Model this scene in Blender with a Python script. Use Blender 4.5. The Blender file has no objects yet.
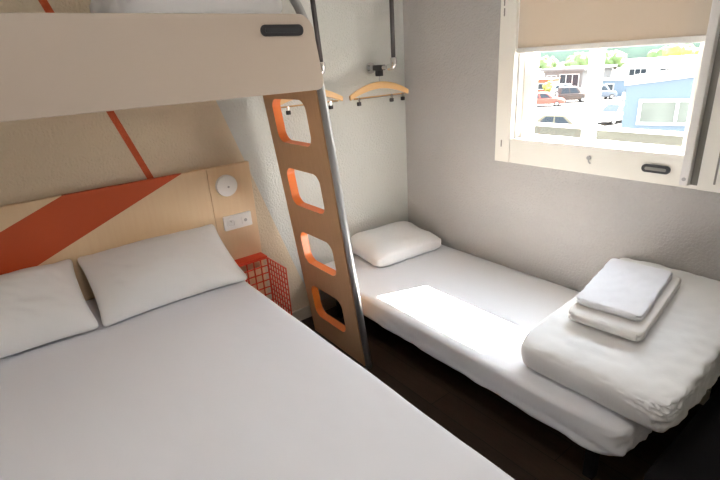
import bpy, bmesh, math, random
from mathutils import Vector, Matrix, noise
R = math.radians
random.seed(4)
S = bpy.context.scene
COL = S.collection

# ------------------------------------------------------------------ materials
def lin(h):
    h = h.lstrip('#')
    o = []
    for i in (0, 2, 4):
        c = int(h[i:i+2], 16) / 255
        o.append(c / 12.92 if c <= .04045 else ((c + .055) / 1.055) ** 2.4)
    return (*o, 1)

def nodes(m):
    return m.node_tree.nodes, m.node_tree.links

def mat(name, col, rough=.6, metal=0, bump=None, var=None, spec=.5, emit=None, trans=0):
    """bump=(scale, strength, distance); var=(scale, amount) gentle procedural tone variation"""
    m = bpy.data.materials.new(name); m.use_nodes = True
    n, l = nodes(m)
    b = n['Principled BSDF']
    c = lin(col) if isinstance(col, str) else (*col, 1)
    b.inputs['Base Color'].default_value = c
    b.inputs['Roughness'].default_value = rough
    b.inputs['Metallic'].default_value = metal
    b.inputs['Specular IOR Level'].default_value = spec
    tc = n.new('ShaderNodeTexCoord')
    if var:
        nt = n.new('ShaderNodeTexNoise'); nt.inputs['Scale'].default_value = var[0]; nt.inputs['Detail'].default_value = 5
        l.new(tc.outputs['Object'], nt.inputs['Vector'])
        mx = n.new('ShaderNodeMix'); mx.data_type = 'RGBA'
        mx.inputs[6].default_value = tuple(min(1, x * (1 - var[1])) for x in c[:3]) + (1,)
        mx.inputs[7].default_value = tuple(min(1, x * (1 + var[1])) for x in c[:3]) + (1,)
        l.new(nt.outputs['Fac'], mx.inputs[0]); l.new(mx.outputs[2], b.inputs['Base Color'])
    if bump:
        nt = n.new('ShaderNodeTexNoise'); nt.inputs['Scale'].default_value = bump[0]; nt.inputs['Detail'].default_value = 3
        l.new(tc.outputs['Object'], nt.inputs['Vector'])
        bp = n.new('ShaderNodeBump'); bp.inputs['Strength'].default_value = bump[1]; bp.inputs['Distance'].default_value = bump[2]
        l.new(nt.outputs['Fac'], bp.inputs['Height']); l.new(bp.outputs['Normal'], b.inputs['Normal'])
    if emit:
        b.inputs['Emission Color'].default_value = (*emit[0], 1); b.inputs['Emission Strength'].default_value = emit[1]
    if trans:
        b.inputs['Transmission Weight'].default_value = trans
    return m

def math_node(n, l, op, a, b):
    k = n.new('ShaderNodeMath'); k.operation = op
    for i, v in enumerate((a, b)):
        if hasattr(v, 'links'): l.new(v, k.inputs[i])
        else: k.inputs[i].default_value = v
    return k.outputs[0]

def sep_pos(n, l):
    g = n.new('ShaderNodeTexCoord'); s = n.new('ShaderNodeSeparateXYZ'); l.new(g.outputs['Object'], s.inputs[0])
    return s.outputs

def mixc(n, l, fac, a, b):
    mx = n.new('ShaderNodeMix'); mx.data_type = 'RGBA'
    l.new(fac, mx.inputs[0])
    for i, v in ((6, a), (7, b)):
        if hasattr(v, 'links'): l.new(v, mx.inputs[i])
        else: mx.inputs[i].default_value = v
    return mx.outputs[2]

M = {}
WALLBUMP = (85, .8, .008)
M['wall'] = mat('grey_roughcast_paint', (.445, .43, .42), .75, bump=WALLBUMP, var=(70, .05))
M['plain'] = mat('white_paint', (.76, .74, .70), .8)
M['ceil'] = mat('ceiling_paint', (.80, .79, .77), .85)

def back_wall_material():
    m = mat('two_tone_roughcast_paint', (.5, .5, .5), .75, bump=WALLBUMP)
    n, l = nodes(m); b = n['Principled BSDF']
    P = sep_pos(n, l)
    q = math_node(n, l, 'ADD', P[0], math_node(n, l, 'MULTIPLY', P[2], .325))   # x + .325 z : constant along the painted diagonals
    grey = (.60, .605, .575, 1); beige = (.70, .585, .43, 1); orange = lin('#c8552a')
    isgrey = math_node(n, l, 'GREATER_THAN', q, -1.383 + .325 * 1.499)
    c1 = mixc(n, l, isgrey, beige, grey)
    s0 = math_node(n, l, 'GREATER_THAN', q, -1.440); s1 = math_node(n, l, 'LESS_THAN', q, -1.4065)
    c2 = mixc(n, l, math_node(n, l, 'MULTIPLY', s0, s1), c1, orange)
    l.new(c2, b.inputs['Base Color'])
    return m
M['wall_back'] = back_wall_material()

def wood_mat(name, ca, cb, axis='Z', scale=9, rough=.45, stretch=14):
    m = mat(name, (.5, .5, .5), rough)
    n, l = nodes(m); b = n['Principled BSDF']
    tc = n.new('ShaderNodeTexCoord'); mp = n.new('ShaderNodeMapping')
    sc = [stretch, stretch, stretch]; sc['XYZ'.index(axis)] = 1
    mp.inputs['Scale'].default_value = sc
    l.new(tc.outputs['Object'], mp.inputs['Vector'])
    nt = n.new('ShaderNodeTexNoise'); nt.inputs['Scale'].default_value = scale; nt.inputs['Detail'].default_value = 6
    l.new(mp.outputs[0], nt.inputs['Vector'])
    c = mixc(n, l, nt.outputs['Fac'], (*ca, 1), (*cb, 1))
    l.new(c, b.inputs['Base Color'])
    return m, c
M['ply'], _ = wood_mat('plywood', (.60, .36, .19), (.70, .44, .25), 'Z', 6)
M['hanger_wood'], _ = wood_mat('beech', (.72, .44, .20), (.80, .52, .26), 'X', 8, .35)
M['orange_edge'] = mat('orange_varnished_edge', lin('#e0762f')[:3], .35)

def headboard_material():
    m, c = wood_mat('birch_with_orange_band', (.80, .58, .36), (.86, .66, .43), 'Z', 5, .5)
    n, l = nodes(m); b = n['Principled BSDF']
    P = sep_pos(n, l)
    q = math_node(n, l, 'SUBTRACT', P[2], math_node(n, l, 'MULTIPLY', P[0], .41))
    f = math_node(n, l, 'MULTIPLY', math_node(n, l, 'GREATER_THAN', q, 1.828), math_node(n, l, 'LESS_THAN', q, 2.057))
    c2 = mixc(n, l, f, c, (*lin('#c65226')[:3], 1))
    l.new(c2, b.inputs['Base Color'])
    return m
M['headboard'] = headboard_material()

def floor_material():
    m = mat('dark_plank_floor', (.1, .1, .1), .42)
    n, l = nodes(m); b = n['Principled BSDF']
    tc = n.new('ShaderNodeTexCoord'); mp = n.new('ShaderNodeMapping'); mp.inputs['Rotation'].default_value = (0, 0, R(90))
    l.new(tc.outputs['Object'], mp.inputs['Vector'])
    br = n.new('ShaderNodeTexBrick'); br.inputs['Scale'].default_value = 1
    br.inputs['Brick Width'].default_value = 1.2; br.inputs['Row Height'].default_value = .14
    br.inputs['Mortar Size'].default_value = .002
    br.inputs['Color1'].default_value = (.085, .054, .034, 1); br.inputs['Color2'].default_value = (.050, .031, .021, 1); br.inputs['Mortar'].default_value = (.012, .009, .007, 1)
    l.new(mp.outputs[0], br.inputs['Vector'])
    m2 = n.new('ShaderNodeMapping'); m2.inputs['Scale'].default_value = (14, 1.2, 1); l.new(tc.outputs['Object'], m2.inputs['Vector'])
    nt = n.new('ShaderNodeTexNoise'); nt.inputs['Scale'].default_value = 6; nt.inputs['Detail'].default_value = 5; l.new(m2.outputs[0], nt.inputs['Vector'])
    mx = n.new('ShaderNodeMix'); mx.data_type = 'RGBA'; mx.blend_type = 'MULTIPLY'; mx.inputs[0].default_value = .6
    l.new(br.outputs['Color'], mx.inputs[6]); l.new(nt.outputs['Fac'], mx.inputs[7])
    l.new(mx.outputs[2], b.inputs['Base Color'])
    return m
M['floor'] = floor_material()
M['sheet'] = mat('white_cotton', (.78, .785, .815), .85, bump=(420, .12, .001), spec=.2)
M['sheet_soft'] = mat('white_cotton_cover', (.80, .80, .805), .85, bump=(14, .18, .012), spec=.2)
M['cover'] = mat('grey_white_cotton_cover', (.75, .757, .805), .85, bump=(420, .15, .001), spec=.2)
M['towel'] = mat('white_terry', (.80, .80, .84), .95, bump=(520, .6, .003), spec=.1)
M['towel_low'] = mat('off_white_terry', (.77, .75, .73), .95, bump=(520, .6, .003), spec=.1)
M['bunk'] = mat('taupe_laminate', (.52, .435, .36), .5, var=(3, .03))
M['upvc'] = mat('white_window_plastic', (.84, .82, .76), .4)
M['rail'] = mat('pale_grey_rail', (.74, .73, .72), .4)
M['dark'] = mat('black_plastic', (.025, .023, .025), .45)
M['slot'] = mat('dark_grey_slot', (.035, .035, .04), .4)
M['groove'] = mat('grey_groove', (.25, .24, .22), .6)
M['steel'] = mat('brushed_steel', (.44, .445, .45), .45, 1, bump=(200, .05, .001))
M['chrome'] = mat('chrome', (.78, .78, .78), .14, 1)
M['greytube'] = mat('dark_grey_metal', (.055, .048, .048), .4, .5)
M['black'] = mat('black_steel', (.014, .013, .014), .85, spec=.15)
M['red'] = mat('red_orange_wire', lin('#d8492a')[:3], .45)
M['socket'] = mat('white_plastic', (.86, .85, .83), .35)
M['socketgrey'] = mat('grey_plastic', (.45, .45, .45), .4)
M['skirting'] = mat('beige_skirting', (.56, .50, .42), .5)
M['lamp'] = mat('fill_lamp_diffuser', (.9, .9, .88), .5, emit=((1, .96, .92), 6))  # glow of the added, unseen fill lamp

def blind_material():
    m = bpy.data.materials.new('beige_blind_fabric'); m.use_nodes = True
    n, l = nodes(m); n.remove(n['Principled BSDF']); out = n['Material Output']
    d = n.new('ShaderNodeBsdfDiffuse'); d.inputs['Color'].default_value = (.64, .57, .485, 1)
    t = n.new('ShaderNodeBsdfTranslucent'); t.inputs['Color'].default_value = (.60, .51, .41, 1)
    mx = n.new('ShaderNodeMixShader'); mx.inputs[0].default_value = .10
    l.new(d.outputs[0], mx.inputs[1]); l.new(t.outputs[0], mx.inputs[2])
    w = n.new('ShaderNodeTexNoise'); w.inputs['Scale'].default_value = 260
    tc = n.new('ShaderNodeTexCoord'); l.new(tc.outputs['Object'], w.inputs['Vector'])
    bp = n.new('ShaderNodeBump'); bp.inputs['Strength'].default_value = .15; bp.inputs['Distance'].default_value = .001
    l.new(w.outputs['Fac'], bp.inputs['Height']); l.new(bp.outputs['Normal'], d.inputs['Normal'])
    l.new(mx.outputs[0], out.inputs['Surface'])
    return m
M['blind'] = blind_material()

def glass_material():
    m = bpy.data.materials.new('window_glass'); m.use_nodes = True
    n, l = nodes(m); n.remove(n['Principled BSDF']); out = n['Material Output']
    t = n.new('ShaderNodeBsdfTransparent'); t.inputs['Color'].default_value = (.97, .98, .98, 1)
    g = n.new('ShaderNodeBsdfGlossy'); g.inputs['Roughness'].default_value = .02
    f = n.new('ShaderNodeLayerWeight'); f.inputs['Blend'].default_value = .5
    fr = math_node(n, l, 'ADD', math_node(n, l, 'MULTIPLY', math_node(n, l, 'POWER', f.outputs['Facing'], 5), .5), .03)
    mx = n.new('ShaderNodeMixShader')
    l.new(fr, mx.inputs[0]); l.new(t.outputs[0], mx.inputs[1]); l.new(g.outputs[0], mx.inputs[2])
    l.new(mx.outputs[0], out.inputs['Surface'])
    return m
M['glass'] = glass_material()
# outside
M['asphalt'] = mat('pale_asphalt', (.13, .125, .12), .9, var=(.6, .1))
M['ext_white'] = mat('outside_white', (.60, .60, .58), .6)
M['ext_panel'] = mat('grey_green_panel', (.06, .062, .05), .6)
M['ext_blue'] = mat('pale_blue_cladding', (.11, .155, .205), .6, var=(2, .05))
M['ext_cream'] = mat('cream_render', (.42, .40, .36), .8)
M['ext_grey'] = mat('grey_cladding', (.13, .13, .13), .7)
M['ext_red'] = mat('red_brick', (.30, .085, .05), .8, var=(3, .2))
M['hill'] = mat('hazy_hill_green', (.10, .15, .12), .9, var=(.12, .35))
M['leaf'] = mat('leaf_green', (.13, .20, .08), .8, var=(.7, .4))
M['leaf_y'] = mat('leaf_yellow_green', (.30, .30, .07), .8, var=(.7, .4))
M['bark'] = mat('bark', (.10, .07, .05), .9)
M['tyre'] = mat('tyre', (.02, .02, .02), .8)
M['carglass'] = mat('car_glass', (.035, .045, .055), .12, spec=.15)
M['car_red'] = mat('car_red', (.42, .07, .05), .35)
M['car_white'] = mat('car_white', (.55, .55, .55), .35)
M['car_dark'] = mat('car_brown', (.05, .035, .03), .35)
M['car_beige'] = mat('car_champagne', (.13, .115, .075), .35)
M['car_grey'] = mat('car_grey_blue', (.10, .12, .15), .35)
M['shopglass'] = mat('painted_reflection_glass', (.13, .15, .13), .15, var=(1.2, .5))  # reflected greenery painted into the pane colour
M['hub'] = mat('wheel_hub', (.3, .3, .3), .4, .6)

# ------------------------------------------------------------------ mesh helpers
def obj(name, bm, m, parent=None, smooth=False, loc=None):
    me = bpy.data.meshes.new(name)
    bmesh.ops.recalc_face_normals(bm, faces=bm.faces)
    bm.to_mesh(me); bm.free()
    for x in (m if isinstance(m, (list, tuple)) else [m]): me.materials.append(x)
    if smooth:
        for p in me.polygons: p.use_smooth = True
    o = bpy.data.objects.new(name, me); COL.objects.link(o)
    if parent: o.parent = parent
    if loc: o.location = loc
    return o

def tag(o, label, cat, group=None, kind=None):
    o['label'] = label; o['category'] = cat
    if group: o['group'] = group
    if kind: o['kind'] = kind
    return o

def thing(name, label, cat, loc=(0, 0, 0), rz=0, group=None):
    o = bpy.data.objects.new(name, None); COL.objects.link(o)
    o.location = loc; o.rotation_euler = (0, 0, rz); o.empty_display_size = .1
    return tag(o, label, cat, group)

def struct(name, bm, m, label=None, smooth=False):
    o = obj(name, bm, m, smooth=smooth); o['kind'] = 'structure'
    if label: tag(o, label[0], label[1])
    return o

def box(bm, x0, x1, y0, y1, z0, z1, bev=0, seg=2, mi=0):
    vs = [bm.verts.new((x, y, z)) for x in (x0, x1) for y in (y0, y1) for z in (z0, z1)]
    f = [(0, 1, 3, 2), (4, 6, 7, 5), (0, 4, 5, 1), (2, 3, 7, 6), (0, 2, 6, 4), (1, 5, 7, 3)]
    fs = [bm.faces.new([vs[i] for i in q]) for q in f]
    for q in fs: q.material_index = mi
    if bev:
        bmesh.ops.recalc_face_normals(bm, faces=fs)
        bmesh.ops.bevel(bm, geom=list({e for q in fs for e in q.edges}), offset=bev, segments=seg, profile=.5, affect='EDGES')
    return bm

def B(*a, **k):
    return box(bmesh.new(), *a, **k)

def tube(bm, pts, r, seg=12, cap=True):
    pts = [Vector(p) for p in pts]
    n = len(pts); rings = []
    rr = r if isinstance(r, (list, tuple)) else [r] * n
    t0 = (pts[1] - pts[0]).normalized()
    up = Vector((0, 0, 1)) if abs(t0.z) < .9 else Vector((1, 0, 0))
    nrm = t0.cross(up).normalized()
    for i in range(n):
        t = ((pts[min(i + 1, n - 1)] - pts[i]).normalized() + (pts[i] - pts[max(i - 1, 0)]).normalized())
        t.normalize()
        nrm = (nrm - t * nrm.dot(t)).normalized()
        bn = t.cross(nrm)
        rings.append([bm.verts.new(pts[i] + (nrm * math.cos(2 * math.pi * k / seg) + bn * math.sin(2 * math.pi * k / seg)) * rr[i]) for k in range(seg)])
    for a, b in zip(rings, rings[1:]):
        for k in range(seg):
            bm.faces.new((a[k], a[(k + 1) % seg], b[(k + 1) % seg], b[k]))
    if cap:
        bm.faces.new(rings[0][::-1]); bm.faces.new(rings[-1])
    return bm

def T(pts, r, seg=12):
    return tube(bmesh.new(), pts, r, seg)

def smooth_path(pts, n=6):
    pts = [Vector(p) for p in pts]; out = []
    for i in range(len(pts) - 1):
        p0, p1, p2, p3 = pts[max(i - 1, 0)], pts[i], pts[i + 1], pts[min(i + 2, len(pts) - 1)]
        for k in range(n):
            t = k / n
            out.append(.5 * ((2 * p1) + (p2 - p0) * t + (2 * p0 - 5 * p1 + 4 * p2 - p3) * t * t + (3 * p1 - p0 - 3 * p2 + p3) * t ** 3))
    out.append(pts[-1]); return out

def rounded_rect(a0, a1, b0, b1, r, seg=6):
    """closed outline as (a,b) pairs, r = one radius or four (corner order a1b1, a0b1, a0b0, a1b0)"""
    rs = r if isinstance(r, (list, tuple)) else [r] * 4
    out = []
    for (ca, cb, s), q in zip(((a1, b1, 0), (a0, b1, 90), (a0, b0, 180), (a1, b0, 270)), rs):
        sa = -1 if ca == a1 else 1; sb = -1 if cb == b1 else 1
        for k in range(seg + 1):
            an = R(s + 90 * k / seg)
            out.append((ca + sa * q + q * math.cos(an), cb + sb * q + q * math.sin(an)))
    return out

def prism(bm, outline, f0, f1, mi=0):
    """outline points mapped through f0 / f1 (near and far face)"""
    a = [bm.verts.new(f0(*p)) for p in outline]; b = [bm.verts.new(f1(*p)) for p in outline]
    fs = [bm.faces.new(a), bm.faces.new(b[::-1])]
    for i in range(len(a)):
        fs.append(bm.faces.new((a[i], b[i], b[(i + 1) % len(a)], a[(i + 1) % len(a)])))
    for f in fs: f.material_index = mi
    return bm

def bevel_all(bm, off, seg=2, ang=40):
    bmesh.ops.recalc_face_normals(bm, faces=bm.faces)
    es = [e for e in bm.edges if len(e.link_faces) == 2 and e.calc_face_angle(0) > R(ang)]
    bmesh.ops.bevel(bm, geom=es, offset=off, segments=seg, profile=.5, affect='EDGES')
    return bm

def puff(n, e, sx, sy, sz, fn=None, nz=None):
    """rounded block of half sizes sx, sy, sz; e = squareness; fn(unit point, point) -> point"""
    bm = bmesh.new(); cache = {}
    nz = nz or n
    def v(p):
        k = tuple(round(c, 5) for c in p)
        if k not in cache:
            s = sum(abs(c) ** e for c in p) ** (1 / e)
            u = Vector(p) / s
            q = Vector((u.x * sx, u.y * sy, u.z * sz))
            cache[k] = bm.verts.new(fn(u, q) if fn else q)
        return cache[k]
    for ax in range(3):
        for sg in (-1, 1):
            o = [i for i in range(3) if i != ax]
            na, nb = (nz if o[0] == 2 else n), (nz if o[1] == 2 else n)
            for i in range(na):
                for j in range(nb):
                    q = []
                    for di, dj in ((0, 0), (1, 0), (1, 1), (0, 1)):
                        p = [0, 0, 0]; p[ax] = sg; p[o[0]] = -1 + 2 * (i + di) / na; p[o[1]] = -1 + 2 * (j + dj) / nb
                        q.append(v(p))
                    bm.faces.new(q)
    return bm

def nz(p, s, seed=0):
    return noise.noise(Vector(p) * s + Vector((seed * 7.3, seed * 3.1, seed * 1.7)))

def disc(bm, c, axis, r, h, seg=40, dome=0):
    """short cylinder at c along axis"""
    q = Vector(axis).to_track_quat('Z', 'Y').to_matrix()
    prof = [(0, 0), (r, 0), (r, h * .75), (r * .96, h), (0, h + dome)]
    rings = []
    for (a, b) in prof:
        if a == 0: rings.append([bm.verts.new(Vector(c) + q @ Vector((0, 0, b)))])
        else: rings.append([bm.verts.new(Vector(c) + q @ Vector((a * math.cos(2 * math.pi * k / seg), a * math.sin(2 * math.pi * k / seg), b))) for k in range(seg)])
    for a, b in zip(rings, rings[1:]):
        for k in range(seg):
            k2 = (k + 1) % seg
            if len(a) == 1: bm.faces.new((a[0], b[k], b[k2]))
            elif len(b) == 1: bm.faces.new((a[k], b[0], a[k2]))
            else: bm.faces.new((a[k], b[k], b[k2], a[k2]))
    return bm

# ------------------------------------------------------------------ room shell
XL, YR, H = -3.28, -4.2, 2.5
OY0, OY1, OZ0, OZ1 = -1.815, -.93, 1.178, 2.28          # window opening in the right wall
struct('floor', B(XL, 0, YR, 0, -.1, 0), M['floor'])
struct('ceiling', B(XL - .12, .12, YR - .12, .12, H, H + .1), M['ceil'])
struct('wall_back', B(XL - .12, .12, 0, .12, 0, H), M['wall_back'])
struct('wall_left', B(XL - .12, XL, YR, 0, 0, H), M['plain'])
struct('wall_rear', B(XL - .12, .12, YR - .12, YR, 0, H), M['plain'])
bm = bmesh.new()
box(bm, 0, .12, YR, 0, 0, OZ0); box(bm, 0, .12, YR, 0, OZ1, H)
box(bm, 0, .12, YR, OY0, OZ0, OZ1); box(bm, 0, .12, OY1, 0, OZ0, OZ1)
struct('wall_right', bm, M['wall'])
struct('baseboard_back', B(XL, -.012, -.014, 0, 0, .085, bev=.004), M['skirting'])
struct('baseboard_right', B(-.014, 0, YR, -.014, 0, .085, bev=.004), M['skirting'])

# window: panel frame, sash, pane, guide rails
win = bpy.data.objects.new('window_1', None); COL.objects.link(win); win['kind'] = 'structure'
win.location = (0, -1.37, 1.04)
def wpart(name, bm, m, label=None, smooth=False):
    o = obj(name, bm, m, smooth=smooth)
    o.parent = win; o.matrix_parent_inverse = Matrix.Translation(-Vector(win.location))
    if label: o['label'] = label
    return o
wpart('frame_stile', B(-.026, 0, -.908, -.808, 1.042, H - .02, bev=.003), M['upvc'])
wpart('frame_stile', B(-.026, 0, -2.9, -1.872, 1.042, H - .02, bev=.003), M['upvc'])
wpart('sill_panel', B(-.022, 0, -1.872, -.908, 1.042, OZ0, bev=.003), M['upvc'])
wpart('sill_ledge', B(-.024, .05, OY0, OY1, OZ0 - .002, OZ0 + .006, bev=.002), M['upvc'])
wpart('guide_rail', B(-.058, 0, -1.846, -1.812, 1.06, H - .02, bev=.004), M['rail'], 'raised pale grey rail right of the blind')
wpart('rail_groove', B(-.024, 0, -1.872, -1.846, 1.06, H - .02), M['groove'])
wpart('panel_joint', B(-.029, -.02, -1.937, -1.930, 1.075, H - .02), M['groove'])
wpart('guide_rail', B(-.034, -.0, -.918, -.896, OZ0, H - .02, bev=.003), M['upvc'])
bm = bmesh.new()
for a in (OY0 + .001, OY1 - .052): box(bm, .045, .105, a, a + .051, OZ0 + .004, OZ1 - .001, bev=.004)
box(bm, .045, .105, OY0 + .051, OY1 - .051, OZ0 + .006, OZ0 + .018, bev=.003); box(bm, .045, .105, OY0 + .051, OY1 - .051, OZ1 - .05, OZ1 - .001, bev=.003)
wpart('sash', bm, M['upvc'])
wpart('pane', B(.072, .076, OY0 + .05, OY1 - .05, OZ0 + .018, OZ1 - .05), M['glass'])
bm = bmesh.new(); prism(bm, rounded_rect(-1.760, -1.640, 1.092, 1.128, .017), lambda a, b: (-.031, a, b), lambda a, b: (-.015, a, b))
sl = wpart('finger_slot', bm, M['slot'], 'dark oval finger slot in the white panel below the window')
bm = bmesh.new(); prism(bm, rounded_rect(-1.745, -1.655, 1.103, 1.117, .006), lambda a, b: (-.033, a, b), lambda a, b: (-.029, a, b))
g = obj('slot_grip', bm, M['groove']); g.parent = sl
bm = bmesh.new(); disc(bm, (-.021, -1.385, 1.125), (-1, 0, 0), .010, .012, 20); tube(bm, [(-.032, -1.385, 1.125), (-.038, -1.392, 1.108), (-.036, -1.40, 1.098)], .004, 8)
wpart('latch', bm, M['socketgrey'], 'small grey latch')
for z, y, h in ((1.905, -.833, .022), (1.852, -.835, .02), (1.15, -.852, .02)):
    bm = bmesh.new(); prism(bm, rounded_rect(y - .0035, y + .0035, z - h, z + h, .003, 3), lambda a, b: (-.0275, a, b), lambda a, b: (-.02, a, b))
    wpart('keyhole_slot', bm, M['groove'])
bm = bmesh.new(); disc(bm, (-.057, -1.829, 1.088), (-1, 0, 0), .008, .004, 16)
wpart('screw', bm, M['steel'])

bl = thing('roller_blind', 'beige fabric roller blind half drawn down over the window', 'blind', (-.012, -1.36, 1.64))
def kid(o, parent):
    bpy.context.view_layer.update()
    o.parent = parent; o.matrix_parent_inverse = parent.matrix_world.inverted(); return o
kid(obj('blind_fabric', B(-.013, -.011, -1.811, -.920, 1.665, H - .06), M['blind']), bl)
kid(obj('bottom_bar', B(-.022, -.003, -1.811, -.919, 1.640, 1.667, bev=.004), M['socket']), bl)['label'] = 'white bottom bar of the blind'
kid(obj('roller_tube', T([(-.034, -1.80, H - .06), (-.034, -.93, H - .06)], .022, 16), M['socket'], smooth=True), bl)

# ------------------------------------------------------------------ headboard and fittings
hb = thing('headboard', 'pale birch headboard with a slanted orange band behind the double bed', 'headboard', (-2.2, -.015, 0))
kid(obj('panel', B(XL + .01, -1.5145, -.03, -.001, .0, 1.153, bev=.002), M['headboard']), hb)
kid(obj('panel', B(-1.5125, -1.260, -.03, -.001, .0, 1.153, bev=.002), M['headboard']), hb)

rd = thing('wall_disc', 'round white disc fitting high on the right end of the headboard', 'wall fitting', (-1.418, -.03, 1.043))
kid(obj('disc_body', disc(bmesh.new(), (-1.418, -.030, 1.043), (0, -1, 0), .061, .024, 48, .003), M['socket'], smooth=False), rd)
kid(obj('button', disc(bmesh.new(), (-1.414, -.056, 1.037), (0, -1, 0), .006, .004, 16), M['socketgrey']), rd)['label'] = 'small grey centre dot'

sp = thing('socket_plate', 'white double plate with round socket and switch above the red basket', 'socket', (-1.384, -.03, .82))
bm = bmesh.new(); prism(bm, rounded_rect(-1.470, -1.298, .780, .866, .006), lambda a, b: (a, -.042, b), lambda a, b: (a, -.029, b)); bevel_all(bm, .002)
kid(obj('plate', bm, M['socket']), sp)
bm = bmesh.new()
for k in range(32):
    pass
def ring(c, axis, r0, r1, h, seg=36):
    bm = bmesh.new(); q = Vector(axis).to_track_quat('Z', 'Y').to_matrix()
    prof = [(r0, -.002), (r0, h), (r1, h), (r1, -.002)]
    rs = [[bm.verts.new(Vector(c) + q @ Vector((a * math.cos(2 * math.pi * k / seg), a * math.sin(2 * math.pi * k / seg), b))) for k in range(seg)] for a, b in prof]
    for i in range(4):
        a, b = rs[i], rs[(i + 1) % 4]
        for k in range(seg): bm.faces.new((a[k], b[k], b[(k + 1) % seg], a[(k + 1) % seg]))
    return bm
so = kid(obj('socket_ring', ring((-1.428, -.042, .822), (0, -1, 0), .021, .026, .005), M['socket']), sp)
kid(obj('socket_recess', disc(bmesh.new(), (-1.428, -.0415, .822), (0, -1, 0), .021, .001, 28), M['rail']), sp)
kid(obj('earth_pin', T([(-1.428, -.042, .832), (-1.428, -.052, .832)], .003, 10), M['socketgrey']), sp)
bm = bmesh.new(); prism(bm, rounded_rect(-1.362, -1.318, .800, .845, .004), lambda a, b: (a, -.047, b), lambda a, b: (a, -.041, b))
sw = kid(obj('switch_rocker', bm, M['socket']), sp)
kid(obj('switch_mark', disc(bmesh.new(), (-1.340, -.0465, .822), (0, -1, 0), .010, .0012, 20), M['socketgrey']), sw)['label'] = 'grey round mark on the switch'

# red wire basket
bk = thing('wire_basket', 'red wire mesh bedside basket fixed to the headboard beside the double bed', 'basket', (-1.39, -.19, .20))
bm = B(-1.498, -1.268, -.118, -.031, .580, .590, bev=.002)
kid(obj('top_ledge', bm, M['red']), bk)['label'] = 'solid red top ledge'
def grid(bm, fn, a0, a1, b0, b1, step, t, d0, d1):
    na = max(1, round((a1 - a0) / step)); nb = max(1, round((b1 - b0) / step))
    for i in range(na + 1):
        a = a0 + (a1 - a0) * i / na; fn(bm, a - t, a + t, b0, b1, d0, d1)
    for j in range(nb + 1):
        b = b0 + (b1 - b0) * j / nb; fn(bm, a0 - t, a1 + t, b - t, b + t, d0 + .0004, d1 + .0004)
    return bm
kid(obj('back_mesh', grid(bmesh.new(), lambda bm, a0, a1, b0, b1, d0, d1: box(bm, a0, a1, d0, d1, b0, b1), -1.496, -1.272, .20, .578, .045, .0031, -.122, -.116), M['red']), bk)
kid(obj('side_mesh', grid(bmesh.new(), lambda bm, a0, a1, b0, b1, d0, d1: box(bm, d0, d1, a0, a1, b0, b1), -.345, -.122, .20, .578, .034, .0025, -1.272, -1.266), M['red']), bk)
kid(obj('side_mesh', grid(bmesh.new(), lambda bm, a0, a1, b0, b1, d0, d1: box(bm, d0, d1, a0, a1, b0, b1), -.345, -.122, .20, .578, .034, .0025, -1.502, -1.496), M['red']), bk)
kid(obj('bottom_mesh', grid(bmesh.new(), lambda bm, a0, a1, b0, b1, d0, d1: box(bm, a0, a1, b0, b1, d0, d1), -1.496, -1.272, -.345, -.032, .0335, .003, .197, .203), M['red']), bk)
bm = bmesh.new(); box(bm, -1.502, -1.266, -.350, -.343, .195, .26, bev=.002)
kid(obj('front_lip', bm, M['red']), bk)

# ------------------------------------------------------------------ double bed
XD, HD = -1.531, .62
XB0, XB1, YB0, YB1 = -2.935, XD, -2.16, -.04
db = thing('double_bed', 'large double bed with a grey base under the smooth white cover', 'bed', (-2.235, -1.1, 0))
kid(obj('bed_base', B(XB0 + .03, XB1 - .035, YB0 + .03, YB1, .08, .34, bev=.01), M['black']), db)
for x in (XB0 + .1, XB1 - .12):
    for y in (YB0 + .12, YB1 - .1):
        kid(obj('leg', T([(x, y, 0), (x, y, .085)], .03, 16), M['black']), db)
kid(obj('mattress', B(XB0 + .02, XB1 - .022, YB0 + .02, YB1 - .005, .34, .592, bev=.03, seg=3), M['sheet']), db)

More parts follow.
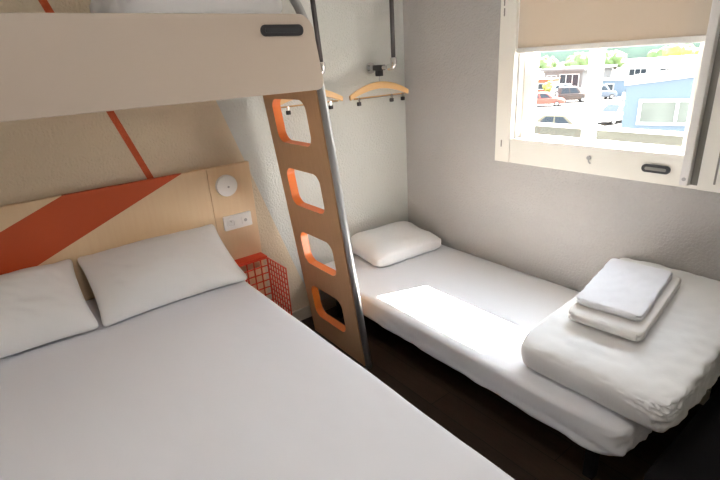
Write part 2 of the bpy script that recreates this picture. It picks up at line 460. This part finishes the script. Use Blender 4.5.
def draped_cover():
    bm = bmesh.new()
    # cross-section along x: hangs at both long sides; along y: hangs at the foot
    w, L = XB1 - XB0, YB1 - YB0
    rr, drop = .028, .25
    def sect(u0, u1, n, both):
        out = []
        if both:
            for k in range(7): out.append((u0 , HD - rr - drop * (1 - k / 7)))
            for k in range(5):
                a = R(180 - 90 * k / 4); out.append((u0 + rr + rr * math.cos(a), HD - rr + rr * math.sin(a)))
        else: out.append((u0, HD))
        for k in range(1, n): out.append((u0 + rr + (u1 - u0 - 2 * rr) * k / n, HD))
        for k in range(5):
            a = R(90 - 90 * k / 4); out.append((u1 - rr + rr * math.cos(a), HD - rr + rr * math.sin(a)))
        for k in range(1, 8): out.append((u1, HD - rr - drop * k / 7))
        return out
    sx = sect(XB0, XB1, 80, True)
    ny = 120
    rows = []
    for j in range(ny + 1):
        t = j / ny
        y = YB1 - .005 - t * (L - .01)
        row = []
        for (x, z) in sx:
            foot = max(0, (YB0 + .06) - y)
            d = .004 * nz((x, y, 0), 2.2, 1) + .0022 * nz((x * 1.4 + y * .5, y * .7, 0), 7, 2) + .0011 * nz((x * 2, y + x * .6, 0), 16, 5)
            side = 1 if (HD - z) > .02 else 0
            hang = max(0, (HD - .03 - z)) / .25
            px = 0
            if side:
                s = 1 if x > -2 else -1
                px = s * (.006 * math.sin(y * 15) * hang + .004 * nz((y, z, s), 9, 3)) + s * hang * .012
                px += s * .003 * nz((y, .3, s), 7, 8)
            row.append(bm.verts.new((x + px, y, z + (d if not side else -.4 * foot))))
        rows.append(row)
    for a, b in zip(rows, rows[1:]):
        for i in range(len(a) - 1): bm.faces.new((a[i], a[i + 1], b[i + 1], b[i]))
    # foot drop
    last = rows[-1]; prev = last
    for k in range(1, 7):
        row = [bm.verts.new((v.co.x, v.co.y - .012 * min(k, 3) / 3, v.co.z - (.045 * k if v.co.z > HD - .03 else 0) * 1)) for v in last]
        for i in range(len(last) - 1):
            try: bm.faces.new((prev[i], prev[i + 1], row[i + 1], row[i]))
            except ValueError: pass
        prev = row
    return bm
cv = obj('bed_cover', draped_cover(), M['cover'], smooth=True)
so_ = cv.modifiers.new('thick', 'SOLIDIFY'); so_.thickness = .008; so_.offset = -1
tag(cv, 'smooth white bed cover spread over the double bed', 'bedding')

def pillow_mesh(L, W, Tn, seed, sag=0):
    def f(u, q):
        # tapered thickness to the seams, stretched corners
        ex, ey = abs(u.x), abs(u.y)
        th = max(.03, (1 - ex ** 3.2) * (1 - ey ** 2.6)) ** .62
        ear = (ex ** 8) * (ey ** 8)
        x = q.x * (1 + .05 * ear) * (1 - .035 * (1 - ey ** 2) * ex ** 3)
        y = q.y * (1 + .10 * ear) * (1 - .05 * (1 - ex ** 2) * ey ** 3)
        z = q.z * th * (1 if u.z > 0 else .55)
        w = .022 * nz((u.x * 1.2, u.y * .9, 0), 1.6, seed) + .007 * nz((u.x * 2.2 + u.y, u.y * 1.6, u.z), 3.1, seed + 4)
        z += w * th * (1 if u.z > 0 else .3) - sag * (1 - ex ** 2) * ey
        return Vector((x, y, z))
    return puff(44, 16, L / 2, W / 2, Tn / 2, f, nz=6)
PG = 'pillows on the double bed'
def bed_pillow(x, tilt, rz, ry, label, seed, y=-.238, z=.738):
    o = obj('pillow', pillow_mesh(.685, .44, .215, seed), M['sheet_soft'], smooth=True)
    o.location = (x, y, z); o.rotation_euler = (R(tilt), R(ry), R(rz))
    return tag(o, label, 'pillow', PG)
bed_pillow(-1.878, 27.5, 0, 0, 'white pillow leaning on the headboard beside the red basket', 2)
bed_pillow(-2.582, 27.5, 1, 0, 'white pillow cut off by the picture edge under the orange band', 6, z=.741)

# ------------------------------------------------------------------ bunk bed above
YF = -.782
bu = thing('bunk_bed', 'upper bunk with a taupe front panel above the double bed', 'bunk bed', (-2.2, -.4, 1.55))
bm = bmesh.new()
prism(bm, [(a - (max(0, b - 1.56) * .14 if a > -1.4 else 0), b) for a, b in rounded_rect(XL + .005, -1.188, 1.549, 1.846, [.062, .01, .01, .04], 10)], lambda a, b: (a, YF, b), lambda a, b: (a, YF + .026, b)); bevel_all(bm, .003)
kid(obj('front_panel', bm, M['bunk']), bu)
bm = bmesh.new(); prism(bm, rounded_rect(-1.463, -1.272, 1.765, 1.807, .020), lambda a, b: (a, YF - .004, b), lambda a, b: (a, YF + .01, b))
sl = kid(obj('hand_slot', bm, M['dark']), bu); sl['label'] = 'dark oval hand slot in the panel corner'
bm = bmesh.new(); prism(bm, rounded_rect(-1.445, -1.290, 1.777, 1.795, .008), lambda a, b: (a, YF - .007, b), lambda a, b: (a, YF - .003, b))
kid(obj('slot_grip', bm, M['slot']), sl)
kid(obj('base_board', B(XL + .005, -1.26, YF + .026, -.002, 1.585, 1.625), M['bunk']), bu)
bm = puff(24, 9, 1.0, .355, .085)
mt = obj('mattress', bm, M['sheet'], smooth=True); mt.location = (-2.262, -.385, 1.712); kid(mt, bu)
def bunk_duvet():
    def f(u, q):
        d = .016 * nz((u.x * 2.2, u.y * 1.5, u.z), 2.2, 11) + .008 * nz((u.x * 4, u.y * 3, u.z), 3, 12)
        return q + Vector((0, 0, d)) + Vector((.012 * nz(u, 4, 14), 0, 0))
    return puff(36, 6, .335, .30, .075, f, nz=10)
o = obj('folded_duvet', bunk_duvet(), M['sheet_soft'], smooth=True); o.location = (-1.60, -.405, 1.893)
tag(o, 'white folded duvet lying on the upper bunk', 'bedding')

# ladder
LX0, LZ0, LX1, LZ1 = -1.200, 1.54, -1.035, 0.0
def lad(z, y, d=0):
    t = (LZ0 - z) / (LZ0 - LZ1)
    nx, nzv = .9943, .1065
    return (LX0 + (LX1 - LX0) * t + d * nx, y, z + d * nzv)
la = thing('bunk_ladder', 'brown plywood ladder with rounded step holes leading to the upper bunk', 'ladder', (-1.03, -.46, 0))
def ladder_panel():
    bm = bmesh.new()
    y0, y1, z0, z1 = -.722, -.190, .003, 1.583
    th = .048
    holes = [(-.605, -.272, 1.275, 1.500), (-.607, -.272, .917, 1.134), (-.605, -.270, .545, .752), (-.590, -.262, .160, .388)]
    outer = [(y0, z0), (y1, z0), (y1, z1), (y0, z1)]
    outlines = [rounded_rect(a, b, c, d, .055, 7) for a, b, c, d in holes]
    rings = []
    for off in (0, th):
        vo = [bm.verts.new(lad(z, y, off)) for y, z in outer]
        vh = [[bm.verts.new(lad(z, y, off)) for y, z in o] for o in outlines]
        es = []
        for loop in [vo] + vh:
            for i in range(len(loop)): es.append(bm.edges.new((loop[i], loop[(i + 1) % len(loop)])))
        r = bmesh.ops.triangle_fill(bm, edges=es, use_beauty=True, normal=(.9943, 0, .1065))
        rings.append((vo, vh))
    for k, ((a, ah), (b, bh)) in enumerate([(rings[0], rings[1])]):
        for i in range(4):
            bm.faces.new((a[i], a[(i + 1) % 4], b[(i + 1) % 4], b[i]))
        for p, q in zip(ah, bh):
            n = len(p)
            for i in range(n):
                f = bm.faces.new((p[i], p[(i + 1) % n], q[(i + 1) % n], q[i])); f.material_index = 1
    return bm
kid(obj('panel', ladder_panel(), [M['ply'], M['orange_edge']]), la)
rail = smooth_path([lad(0.0, -.742, .016), lad(.4, -.742, .016), lad(.8, -.742, .016), lad(1.2, -.742, .016), lad(1.5, -.742, .016)], 3)
rail += smooth_path([(-1.188, -.738, 1.60), (-1.205, -.735, 1.72), (-1.238, -.730, 1.845), (-1.290, -.730, 1.935), (-1.36, -.73, 2.02), (-1.44, -.73, 2.07), (-1.52, -.70, 2.10), (-1.55, -.60, 2.12), (-1.56, -.40, 2.13), (-1.56, -.004, 2.13)], 5)
kid(obj('handrail', T(rail, .0185, 16), M['steel'], smooth=True), la)['label'] = 'grey steel handrail tube along the near edge'
for z in (.35, .95): kid(obj('rail_bracket', T([lad(z, -.742, .016), lad(z, -.705, .016)], .007, 8), M['steel']), la)

# ------------------------------------------------------------------ clothes rails and hangers
def clothes_rail(x, z, ln, label, lean=0):
    t = thing('clothes_rail', label, 'clothes rail', (x, -.0, z), 0, 'clothes rails on the back wall')
    kid(obj('flange', disc(bmesh.new(), (x, -.0005, z), (0, -1, 0), .036, .012, 30), M['chrome'], smooth=False), t)
    kid(obj('arm', T([(x, -.01, z), (x, -ln + .03, z)], .0125, 14), M['steel'], smooth=True), t)
    el = smooth_path([(x, -ln + .045, z), (x, -ln + .012, z + .004), (x, -ln, z + .018), (x, -ln, z + .055)], 6)
    kid(obj('elbow', T(el, .0205, 16), M['chrome'], smooth=True), t)['label'] = 'chrome elbow'
    kid(obj('upright', T([(x, -ln, z + .05), (x - lean, -ln, H - .001)], .0135, 16), M['greytube'], smooth=True), t)['label'] = 'dark grey upright tube'
    return t
clothes_rail(-.306, 1.606, .235, 'dark clothes rail tube with chrome elbow nearest the room corner')
clothes_rail(-.840, 1.606, .235, 'dark clothes rail tube just right of the bunk panel', .055)

def hanger(x, y, z, clips, label):
    """z = height of the rail arm the clamp sits on"""
    t = thing('coat_hanger', label, 'coat hanger', (x, y, z), 0, 'wooden coat hangers on the clothes rails')
    bm = bmesh.new(); box(bm, x - .021, x + .021, y - .042, y + .042, z - .0165, z + .0165, bev=.004); box(bm, x - .020, x + .020, y - .018, y + .018, z - .052, z - .014, bev=.004)
    kid(obj('clamp', bm, M['dark']), t)['label'] = 'black clamp around the rail arm'
    kid(obj('hook_stem', T([(x, y, z - .05), (x, y, z - .10)], .003, 8), M['steel']), t)
    # bowed wooden body
    w, rise = .250, .070
    zb = z - .158
    up, lo = [], []
    N = 24
    for i in range(N + 1):
        s = -1 + 2 * i / N
        up.append((s * w, rise * (1 - abs(s) ** 1.9) + .004)); lo.append((s * w * .985, rise * (1 - abs(s) ** 1.9) - .024 - .016 * (1 - abs(s) ** 2)))
    bm = bmesh.new()
    prism(bm, up + lo[::-1], lambda a, b: (x + a, y - .009, zb + b), lambda a, b: (x + a, y + .009, zb + b)); bevel_all(bm, .003)
    kid(obj('hanger_body', bm, M['hanger_wood']), t)
    kid(obj('bar', T([(x - .215, y, zb - .018), (x + .215, y, zb - .018)], .0058, 10), M['hanger_wood'], smooth=True), t)
    kid(obj('clip_wire', T([(x - .205, y - .008, zb - .022), (x + .205, y - .008, zb - .022)], .0022, 8), M['chrome']), t)
    for c in clips:
        bm = bmesh.new(); box(bm, x + c - .006, x + c + .006, y - .015, y - .003, zb - .040, zb - .012, bev=.002)
        cl = kid(obj('clip', bm, M['chrome']), t)
        bm = bmesh.new(); box(bm, x + c - .012, x + c + .012, y - .020, y + .001, zb - .062, zb - .038, bev=.004)
        kid(obj('clip_pad', bm, M['dark']), cl)['label'] = 'black clip pad'
hanger(-.306, -.092, 1.606, (-.185, .09, .19), 'wooden coat hanger nearest the room corner')
hanger(-.840, -.064, 1.606, (-.15, .15), 'wooden coat hanger half hidden behind the bunk and ladder')

# ------------------------------------------------------------------ single bed
sb = thing('single_bed', 'low single bed with a white fitted sheet along the grey window wall', 'bed', (-.47, -1.05, 0))
kid(obj('bed_frame', B(-.86, -.02, -2.00, -.035, .19, .232, bev=.006), M['black']), sb)
kid(obj('wall_rail', B(-.022, -.004, -2.75, -2.09, .02, .375, bev=.003), M['black']), sb)
kid(obj('foot_frame', B(-.80, -.024, -2.75, -2.12, .10, .16, bev=.006), M['black']), sb)
kid(obj('foot_leg', B(-.60, -.56, -2.70, -2.66, 0, .102), M['black']), sb)
for x in (-.80, -.09):
    for y in (-1.93, -.16):
        kid(obj('leg', B(x - .02, x + .02, y - .02, y + .02, 0, .192), M['black']), sb)
def single_mattress():
    def f(u, q):
        z = q.z; y = q.y; x = q.x
        foot = max(0, (-u.y - .78) / .22)
        # sheet gathers along the lower edge, saggy at the foot
        if u.z < .4:
            k = (.4 - u.z) / 1.4
            x += -.010 * k * max(0, -u.x) * (nz((u.y * 4, u.z, 0), 2.5, 3))
            y += .012 * k * nz((u.x * 5, u.z, 1), 2.5, 4)
            z += .010 * k * nz((u.y * 6, u.x * 3, 0), 2, 7) - .012 * foot * k
        z += .0016 * nz((u.x * 3, u.y * 6, 0), 2.2, 9) * (1 if u.z > 0 else 0)
        if foot and u.z < .7:
            r = .016 * foot * nz((u.x * 9, u.z * 2.5, u.y * 5), 1.3, 21)
            x += r * (-1 if u.x < 0 else 1) * abs(u.x); y -= r
        return Vector((x, y, z))
    return puff(64, 13, .462, 1.025, .074, f, nz=12)
m_ = obj('mattress', single_mattress(), M['sheet'], smooth=True); m_.location = (-.466, -1.047, .304); kid(m_, sb)

def single_pillow():
    def f(u, q):
        ex, ey = abs(u.x), abs(u.y)
        th = (1 - .45 * ex ** 5) * (1 - .5 * ey ** 4)
        z = q.z * (th if u.z > 0 else .9)
        x = q.x * (1 - .03 * (1 - ey ** 2) * ex ** 4 ) - (.035 * max(0, u.z) * u.x); y = q.y * (1 - .035 * (1 - ex ** 2))
        # soft ridge running from the near-left corner, dented left flank
        z += .012 * nz((u.x * 1.3, u.y * 1.3, 0), 1.5, 3) * max(0, u.z) + .004 * nz((u.x * 3, u.y * 3, u.z), 2, 8)
        z += .018 * max(0, u.z) * (.5 * u.y)
        return Vector((x, y, z))
    return puff(40, 7.5, .292, .212, .072, f, nz=12)
o = obj('pillow', single_pillow(), M['sheet_soft'], smooth=True); o.location = (-.348, -.228, .453); o.rotation_euler = (R(2.5), 0, R(-4))
tag(o, 'plump white pillow at the corner end of the single bed', 'pillow')

def fold_mesh():
    def f(u, q):
        x, y, z = q
        # thicker towards the wall, soft overhanging near edge, crumpled near corner
        z = z * (1 + .28 * u.x * max(0, u.z)) + (.018 * u.x + .040 * max(0, u.x) ** 2) * min(1, max(0, u.z) * 1.4)
        if u.z < 0: z = q.z
        x -= .036 * max(0, -u.x) ** 2 * (1 - u.z ** 2)
        d = .009 * nz((u.x * 1.6, u.y * 1.2, u.z), 1.9, 31) + .004 * nz((u.x * 4, u.y * 3, u.z * 2), 2.3, 33)
        z += d * min(1, max(0, (u.z + .9) / .9))
        c = max(0, 1 - ((u.x + 1) ** 2 + (u.y + 1) ** 2 + .3 * (u.z - .2) ** 2) / .28)
        w = .020 * c * nz((u.x * 6, u.y * 6, u.z * 5), 2.4, 35)
        x -= w * 1.0; y -= w
        s = max(0, -u.y) * .010 * nz((u.x * 5, 0, u.z * 1.5), 2.0, 37)
        y -= s
        return Vector((x, y, z))
    return puff(64, 14, .418, .292, .098, f, nz=22)
o = obj('folded_duvet', fold_mesh(), M['sheet_soft'], smooth=True); o.location = (-.420, -1.884, .480)
tag(o, 'thick white folded duvet at the foot of the single bed', 'bedding')

def towel(x, y, z0, z1, sx, sy, rz, tilt, m, label, seed):
    h = (z1 - z0)
    t = thing('folded_towel', label, 'towel', (x, y, z0), 0, 'towels stacked on the folded duvet')
    for k, (a, b) in enumerate(((0, .45), (.55, 1))):
        def f(u, q, k=k):
            d = .0022 * nz((u.x * 2, u.y * 2, k), 2.2, seed + k)
            return q + Vector((.004 * nz((u.y * 2, u.z, 0), 2, seed), .004 * nz((u.x * 2, u.z, 3), 2, seed), d))
        bm = puff(32, 22, sx / 2, sy / 2, h * (b - a) / 2, f, nz=4)
        o = obj('towel_layer', bm, m, smooth=True); o.parent = t; o.location = (0, 0, h * (a + b) / 2)
    # the rolled fold that closes the near-left side
    bm = bmesh.new()
    pts = [(-sx / 2 + .006, -sy / 2 + .02 + (sy - .04) * i / 10, h / 2) for i in range(11)]
    tube(bm, pts, h * .46, 12)
    o = obj('towel_fold', bm, m, smooth=True); o.parent = t
    t.rotation_euler = (0, R(tilt), R(rz))
    return t
towel(-.386, -1.800, .599, .640, .50, .290, 6, -6.5, M['towel_low'], 'folded off-white towel lying directly on the folded duvet', 3)
towel(-.366, -1.783, .644, .675, .415, .258, 7, -6.5, M['towel'], 'folded white towel on top of another towel', 9)

# ------------------------------------------------------------------ added fill lamp (unseen, brightens the room)
cl = thing('added_fill_lamp', 'round fill lamp added on the ceiling out of view', 'lamp', (-2.0, -2.1, H))
kid(obj('fill_lamp_base', disc(bmesh.new(), (-2.0, -2.1, H), (0, 0, -1), .23, .03, 48), M['socket']), cl)
kid(obj('diffuser', disc(bmesh.new(), (-2.0, -2.1, H - .03), (0, 0, -1), .21, .04, 48, .02), M['lamp']), cl)

# ------------------------------------------------------------------ outside
G = -4.4
struct('ground', B(.5, 420, -160, 330, G - .3, G), M['asphalt'])
# gallery railing just outside the window
gr = thing('gallery_railing', 'grey-green railing panel with a white top rail outside the window', 'railing', (1.6, -1, .2))
kid(obj('railing_panel', B(1.585, 1.605, -3.2, .9, .20, 1.0), M['ext_panel']), gr)
kid(obj('top_rail', B(1.57, 1.62, -3.2, .9, .998, 1.024, bev=.005), M['ext_white']), gr)
kid(obj('floor_slab', B(.13, 1.62, -3.2, .9, .02, .20), M['ext_grey']), gr)
po = obj('gallery_post', B(1.42, 1.50, -.650, -.560, .20, 3.4, bev=.006), M['ext_white'])
tag(po, 'thick white post outside the window', 'post')

def frame_xy(ax, ay, bx, by):
    d = Vector((bx - ax, by - ay, 0)); L = d.length; return d.normalized(), L
def house(name, label, A, Bp, depth, z0, z1, wallm, roofm, wins, over=.3, rooft=.35, cat='building', winm=None, slope=0):
    """front wall from A to B; depth to the left of A->B; wins = (s0, s1, z0, z1, mullions)"""
    d, L = frame_xy(*A, *Bp); n = Vector((-d.y, d.x, 0))
    t = thing(name, label, cat, (A[0], A[1], z0), math.atan2(d.y, d.x))
    def add(nm, bm, m, par=t):
        o = obj(nm, bm, m); o.parent = par; return o
    def tilt(bm, zmin):
        for v in bm.verts:
            if v.co.z > zmin: v.co.z += slope * (v.co.x + over)
        return bm
    if slope: z1 = z1 + .27
    add('wall', tilt(B(0, L, 0, depth, 0, z1 - z0 - .001), 1), wallm)
    add('roof', tilt(B(-over, L + over, -over, depth + over, z1 - z0, z1 - z0 + rooft, bev=.03), 1), roofm)
    for (s0, s1, a, b, mu) in wins:
        bm = bmesh.new(); f = .09
        box(bm, s0, s1, -.06, .02, a - z0, a - z0 + f); box(bm, s0, s1, -.06, .02, b - z0 - f, b - z0)
        for i in range(mu + 2):
            c = s0 + (s1 - s0 - f) * i / (mu + 1); box(bm, c, c + f, -.06, .02, a - z0 + f, b - z0 - f)
        w = add('window', bm, M['ext_white'])
        add('pane', B(s0 + f, s1 - f, -.02, .015, a - z0 + f, b - z0 - f), winm or M['carglass'], w)
    return t
house('shop_building', 'pale blue building with a sloping white roof edge and white window frames', (14.25, 4.9), (16.1, -.8), 2.4, G, .10, M['ext_blue'], M['ext_white'],
      [(.42, 2.55, -.86, -.05, 1), (2.75, 4.9, -.86, -.05, 1)], .07, .20, slope=.11, winm=M['shopglass'])
house('warehouse', 'grey building with dark glazing and a flat canopy roof across the car park', (70, 43), (70, 36.6), 9, G, -1.75, M['ext_grey'], M['ext_grey'],
      [(.4, 2.2, -4.2, -2.4, 1), (2.7, 5.9, -4.2, -2.2, 2)], .5, .35)
house('hall', 'long cream building with a flat white roof behind the parked cars', (82, 36.2), (79, 20), 14, G, -1.25, M['ext_cream'], M['ext_white'], [(1, 4, -4.0, -2.2, 2), (6, 9, -4.0, -2.2, 2)], .4, .35)
house('kiosk', 'light blue low building behind the white car', (60, 28.6), (60, 25.4), 5, G, -2.55, M['ext_blue'], M['ext_white'], [(.5, 1.6, -3.9, -2.9, 0)], .2, .2)
house('brick_shed', 'low red brick shed at the left of the car park', (62, 41.5), (62.5, 37.3), 3, G, -2.6, M['ext_red'], M['ext_red'], [(.6, 1.5, -3.9, -3.0, 0), (2.4, 3.4, -3.9, -3.0, 0)], .1, .15)

def car(name, label, x, y, ang, paint, L=4.3, Wd=1.75, Hh=1.45, kind='hatch', shape=None):
    t = thing(name, label, 'car', (x, y, G), ang, 'cars in the car park')
    hw = Wd / 2; h0 = .28; belt = Hh * .60
    if kind == 'suv': cab = [(-L * .47, belt), (-L * .43, Hh), (L * .12, Hh), (L * .25, belt)]
    elif kind == 'sedan': cab = [(-L * .36, belt), (-L * .22, Hh), (L * .06, Hh), (L * .22, belt)]
    else: cab = [(-L * .46, belt), (-L * .36, Hh * .97), (-L * .1, Hh), (L * .08, Hh * .98), (L * .24, belt)]
    low = [(-L / 2, h0 + .12), (-L / 2 + .05, belt - .08), (-L * .45, belt), (L * .25, belt), (L * .44, belt - .13), (L / 2, belt - .32), (L / 2, h0 + .1), (L * .46, h0), (-L * .46, h0)]
    bm = bmesh.new()
    prism(bm, low, lambda a, b: (a, -hw, b), lambda a, b: (a, hw, b))
    bevel_all(bm, .09, 3, 20)
    obj('body', bm, paint, t, smooth=True)
    bm = bmesh.new()
    inset = lambda b: hw - .06 - .20 * max(0, (b - belt)) / (Hh - belt)
    prism(bm, cab[:1] + cab[1:], lambda a, b: (a, -inset(b), b), lambda a, b: (a, inset(b), b)); bevel_all(bm, .05, 2, 20)
    obj('cabin', bm, paint, t, smooth=True)
    # side glass, windscreen, rear screen
    c0, c1 = cab[0], cab[-1]; top = Hh - .10
    for s in (-1, 1):
        for (a0, a1) in ((.06, .47), (.53, .93)):
            ta, tb = cab[1][0] + .08, cab[-2][0] - .05
            lo0 = c0[0] + .14 + (c1[0] - c0[0] - .28) * a0; lo1 = c0[0] + .14 + (c1[0] - c0[0] - .28) * a1
            hi0 = ta + (tb - ta) * a0; hi1 = ta + (tb - ta) * a1
            bm = bmesh.new(); q = [(lo0, belt + .03), (lo1, belt + .03), (hi1, top), (hi0, top)]
            prism(bm, q, lambda a, b: (a, s * (inset(b) + .012), b), lambda a, b: (a, s * (inset(b) - .03), b))
            obj('side_window', bm, M['carglass'], t)
    for nm, (b0, b1) in (('windscreen', (cab[-1], cab[-2])), ('rear_window', (cab[0], cab[1]))):
        sg = 1 if nm == 'windscreen' else -1
        bm = bmesh.new(); q = []
        for k, off in ((.1, .015), (.9, .015)):
            a = b0[0] + (b1[0] - b0[0]) * k; b = b0[1] + (b1[1] - b0[1]) * k; w = inset(b) - .1
            q.append((a + sg * off * 2, b + off, w))
        v = [bm.verts.new((q[0][0], -q[0][2], q[0][1])), bm.verts.new((q[0][0], q[0][2], q[0][1])), bm.verts.new((q[1][0], q[1][2], q[1][1])), bm.verts.new((q[1][0], -q[1][2], q[1][1]))]
        f = bm.faces.new(v); r = bmesh.ops.extrude_face_region(bm, geom=[f])
        bmesh.ops.translate(bm, verts=[g for g in r['geom'] if isinstance(g, bmesh.types.BMVert)], vec=(-sg * .03, 0, -.03))
        obj(nm, bm, M['carglass'], t)
    for sx in (-.30, .31):
        for s in (-1, 1):
            bm = disc(bmesh.new(), (sx * L, s * (hw - .19), .31), (0, s, 0), .31, .20, 24)
            w = obj('wheel', bm, M['tyre'], t)
            obj('hub', disc(bmesh.new(), (sx * L, s * (hw + .005), .31), (0, s, 0), .19, .015, 16), M['hub'], w)
    return t
def hd(dx, dy): return math.atan2(dy, dx)
car('car', 'champagne car parked closest to the window, roofline arching behind the railing', 29.8, 15.9, hd(.2, -1), M['car_beige'], 5.3, 1.9, 1.65, 'sedan')
car('car', 'white car with dark windows right of the white post', 38.6, 16.4, hd(-.98, .19), M['car_white'], 4.5, 1.8, 1.5, 'sedan')
car('car', 'red car at the left end of the car park', 47.64, 28.68, hd(.5, -.87), M['car_red'], 4.3, 1.75, 1.5, 'hatch')
car('car', 'dark brown off-road car between the red car and the white post', 52.4, 28.1, hd(.62, -.78), M['car_dark'], 3.4, 1.8, 1.75, 'suv')
car('car', 'dark minivan just right of the white post', 56.2, 26.7, hd(.75, -.66), M['car_grey'], 3.2, 1.8, 1.65, 'suv')
car('car', 'pale hatchback parked in front of the light blue low building', 56.0, 22.0, hd(.5, -.87), M['car_white'], 3.7, 1.75, 1.45, 'hatch')
car('car', 'pale car parked in front of the grey glazed building', 60.5, 33.5, hd(.5, -.87), M['car_white'], 4.0, 1.75, 1.45, 'hatch')

def tree(name, label, x, y, h, w, m, seed, group='trees beyond the car park'):
    t = thing(name, label, 'tree', (x, y, G), 0, group)
    rnd = random.Random(seed)
    obj('trunk', T([(0, 0, 0), (.1, 0, h * .3), (0, .1, h * .6)], [w * .06, w * .05, w * .03], 8), M['bark'], t)
    bm = bmesh.new()
    for k in range(9):
        c = Vector((rnd.uniform(-.33, .33) * w, rnd.uniform(-.33, .33) * w, h * rnd.uniform(.42, .82)))
        r = w * rnd.uniform(.2, .32)
        g = bmesh.ops.create_icosphere(bm, subdivisions=3, radius=r, matrix=Matrix.Translation(c))
        for v in g['verts']:
            d = (v.co - c).normalized(); v.co += d * r * .45 * nz(v.co / w, 5, seed + k)
    obj('foliage', bm, m, t, smooth=False)
    return t
tree('tree', 'yellow-green tree above the right end of the blue building', 120, 42.2, 4.7, 6.0, M['leaf_y'], 1)
tree('tree', 'green tree left of the yellow-green one above the blue building', 125, 47.0, 3.9, 6.5, M['leaf'], 2)
tree('tree', 'green tree behind the grey building left of the white post', 120, 65.0, 3.7, 6.0, M['leaf'], 3)
tree('tree', 'small green tree at the far left of the window view', 120, 74.5, 3.5, 5.0, M['leaf'], 4)
tree('tree', 'green tree just right of the white post above the cream building', 130, 60.5, 3.9, 6.5, M['leaf'], 6)
bu_ = tree('bush', 'yellow-green bush in front of the grey building', 60.8, 36.3, 1.7, 1.5, M['leaf_y'], 5, 'bushes in the car park')
bu_['category'] = 'bush'; del bu_['group']

def hills():
    bm = bmesh.new(); rows = []
    for i in range(61):
        a = R(8 + 56 * i / 60)
        r0 = 240
        h = 5.2 + 1.6 * nz((i * .13, 0, 0), 1.2, 2) + .8 * nz((i * .5, 0, 0), 1.3, 5)
        row = []
        for k in range(6):
            rr = r0 + .22 * k
            row.append(bm.verts.new((rr * math.cos(a), rr * math.sin(a), G - .5 + (h + .6) * math.sin(math.pi * .5 * k / 5) * (1 + .08 * nz((i * .4, k, 0), 1.5, 7)))))
        rows.append(row)
    for a, b in zip(rows, rows[1:]):
        for k in range(5): bm.faces.new((a[k], b[k], b[k + 1], a[k + 1]))
    return bm
struct('hills', hills(), M['hill'], smooth=True)

# ------------------------------------------------------------------ light
sd = bpy.data.lights.new('sun', 'SUN'); sd.energy = 34; sd.angle = R(.55); sd.color = (1, .91, .80)
so = bpy.data.objects.new('sun', sd); COL.objects.link(so)
so.rotation_euler = Vector((-.558, .187, -.81)).to_track_quat('-Z', 'Y').to_euler()
so.location = (6, -4, 8)
w = bpy.data.worlds.new('sky'); S.world = w; w.use_nodes = True
n, l = w.node_tree.nodes, w.node_tree.links
bg = n['Background']
tc = n.new('ShaderNodeTexCoord'); sx = n.new('ShaderNodeSeparateXYZ'); l.new(tc.outputs['Generated'], sx.inputs[0])
cr = n.new('ShaderNodeValToRGB'); l.new(sx.outputs[2], cr.inputs[0])
cr.color_ramp.elements[0].color = (1, .98, .95, 1); cr.color_ramp.elements[1].color = (.80, .89, 1, 1); cr.color_ramp.elements[1].position = .8
l.new(cr.outputs[0], bg.inputs['Color'])
dt = n.new('ShaderNodeVectorMath'); dt.operation = 'DOT_PRODUCT'; l.new(tc.outputs['Generated'], dt.inputs[0]); dt.inputs[1].default_value = (.558, -.187, .81)
glow = math_node(n, l, 'POWER', math_node(n, l, 'MAXIMUM', dt.outputs['Value'], 0.0), 4)      # bright haze around the sun
l.new(math_node(n, l, 'ADD', math_node(n, l, 'MULTIPLY', glow, 7.0), 1.8), bg.inputs['Strength'])

# ------------------------------------------------------------------ camera
cd = bpy.data.cameras.new('camera'); cam = bpy.data.objects.new('camera', cd); COL.objects.link(cam)
cd.sensor_width = 36; cd.sensor_fit = 'HORIZONTAL'; cd.lens = 470.342 / 720 * 36; cd.clip_start = .05; cd.clip_end = 2000
yaw, pitch, roll = .6332, .3633, -.0653
f = Vector((math.sin(yaw) * math.cos(pitch), math.cos(yaw) * math.cos(pitch), -math.sin(pitch)))
r = Vector((math.cos(yaw), -math.sin(yaw), 0)); u = r.cross(f)
r2 = math.cos(roll) * r + math.sin(roll) * u; u2 = -math.sin(roll) * r + math.cos(roll) * u
cam.matrix_world = Matrix.Translation((-2.3721, -2.578, 1.6547)) @ Matrix((r2, u2, -f)).transposed().to_4x4()
S.camera = cam

S.view_settings.view_transform = 'Standard'; S.view_settings.look = 'None'
S.view_settings.exposure = 1.85; S.view_settings.gamma = 1; S.view_settings.use_curve_mapping = False
S.cycles.use_denoising = True
S.cycles.max_bounces = 14; S.cycles.diffuse_bounces = 8; S.cycles.transparent_max_bounces = 12
S.cycles.sample_clamp_indirect = 12; S.cycles.caustics_reflective = False
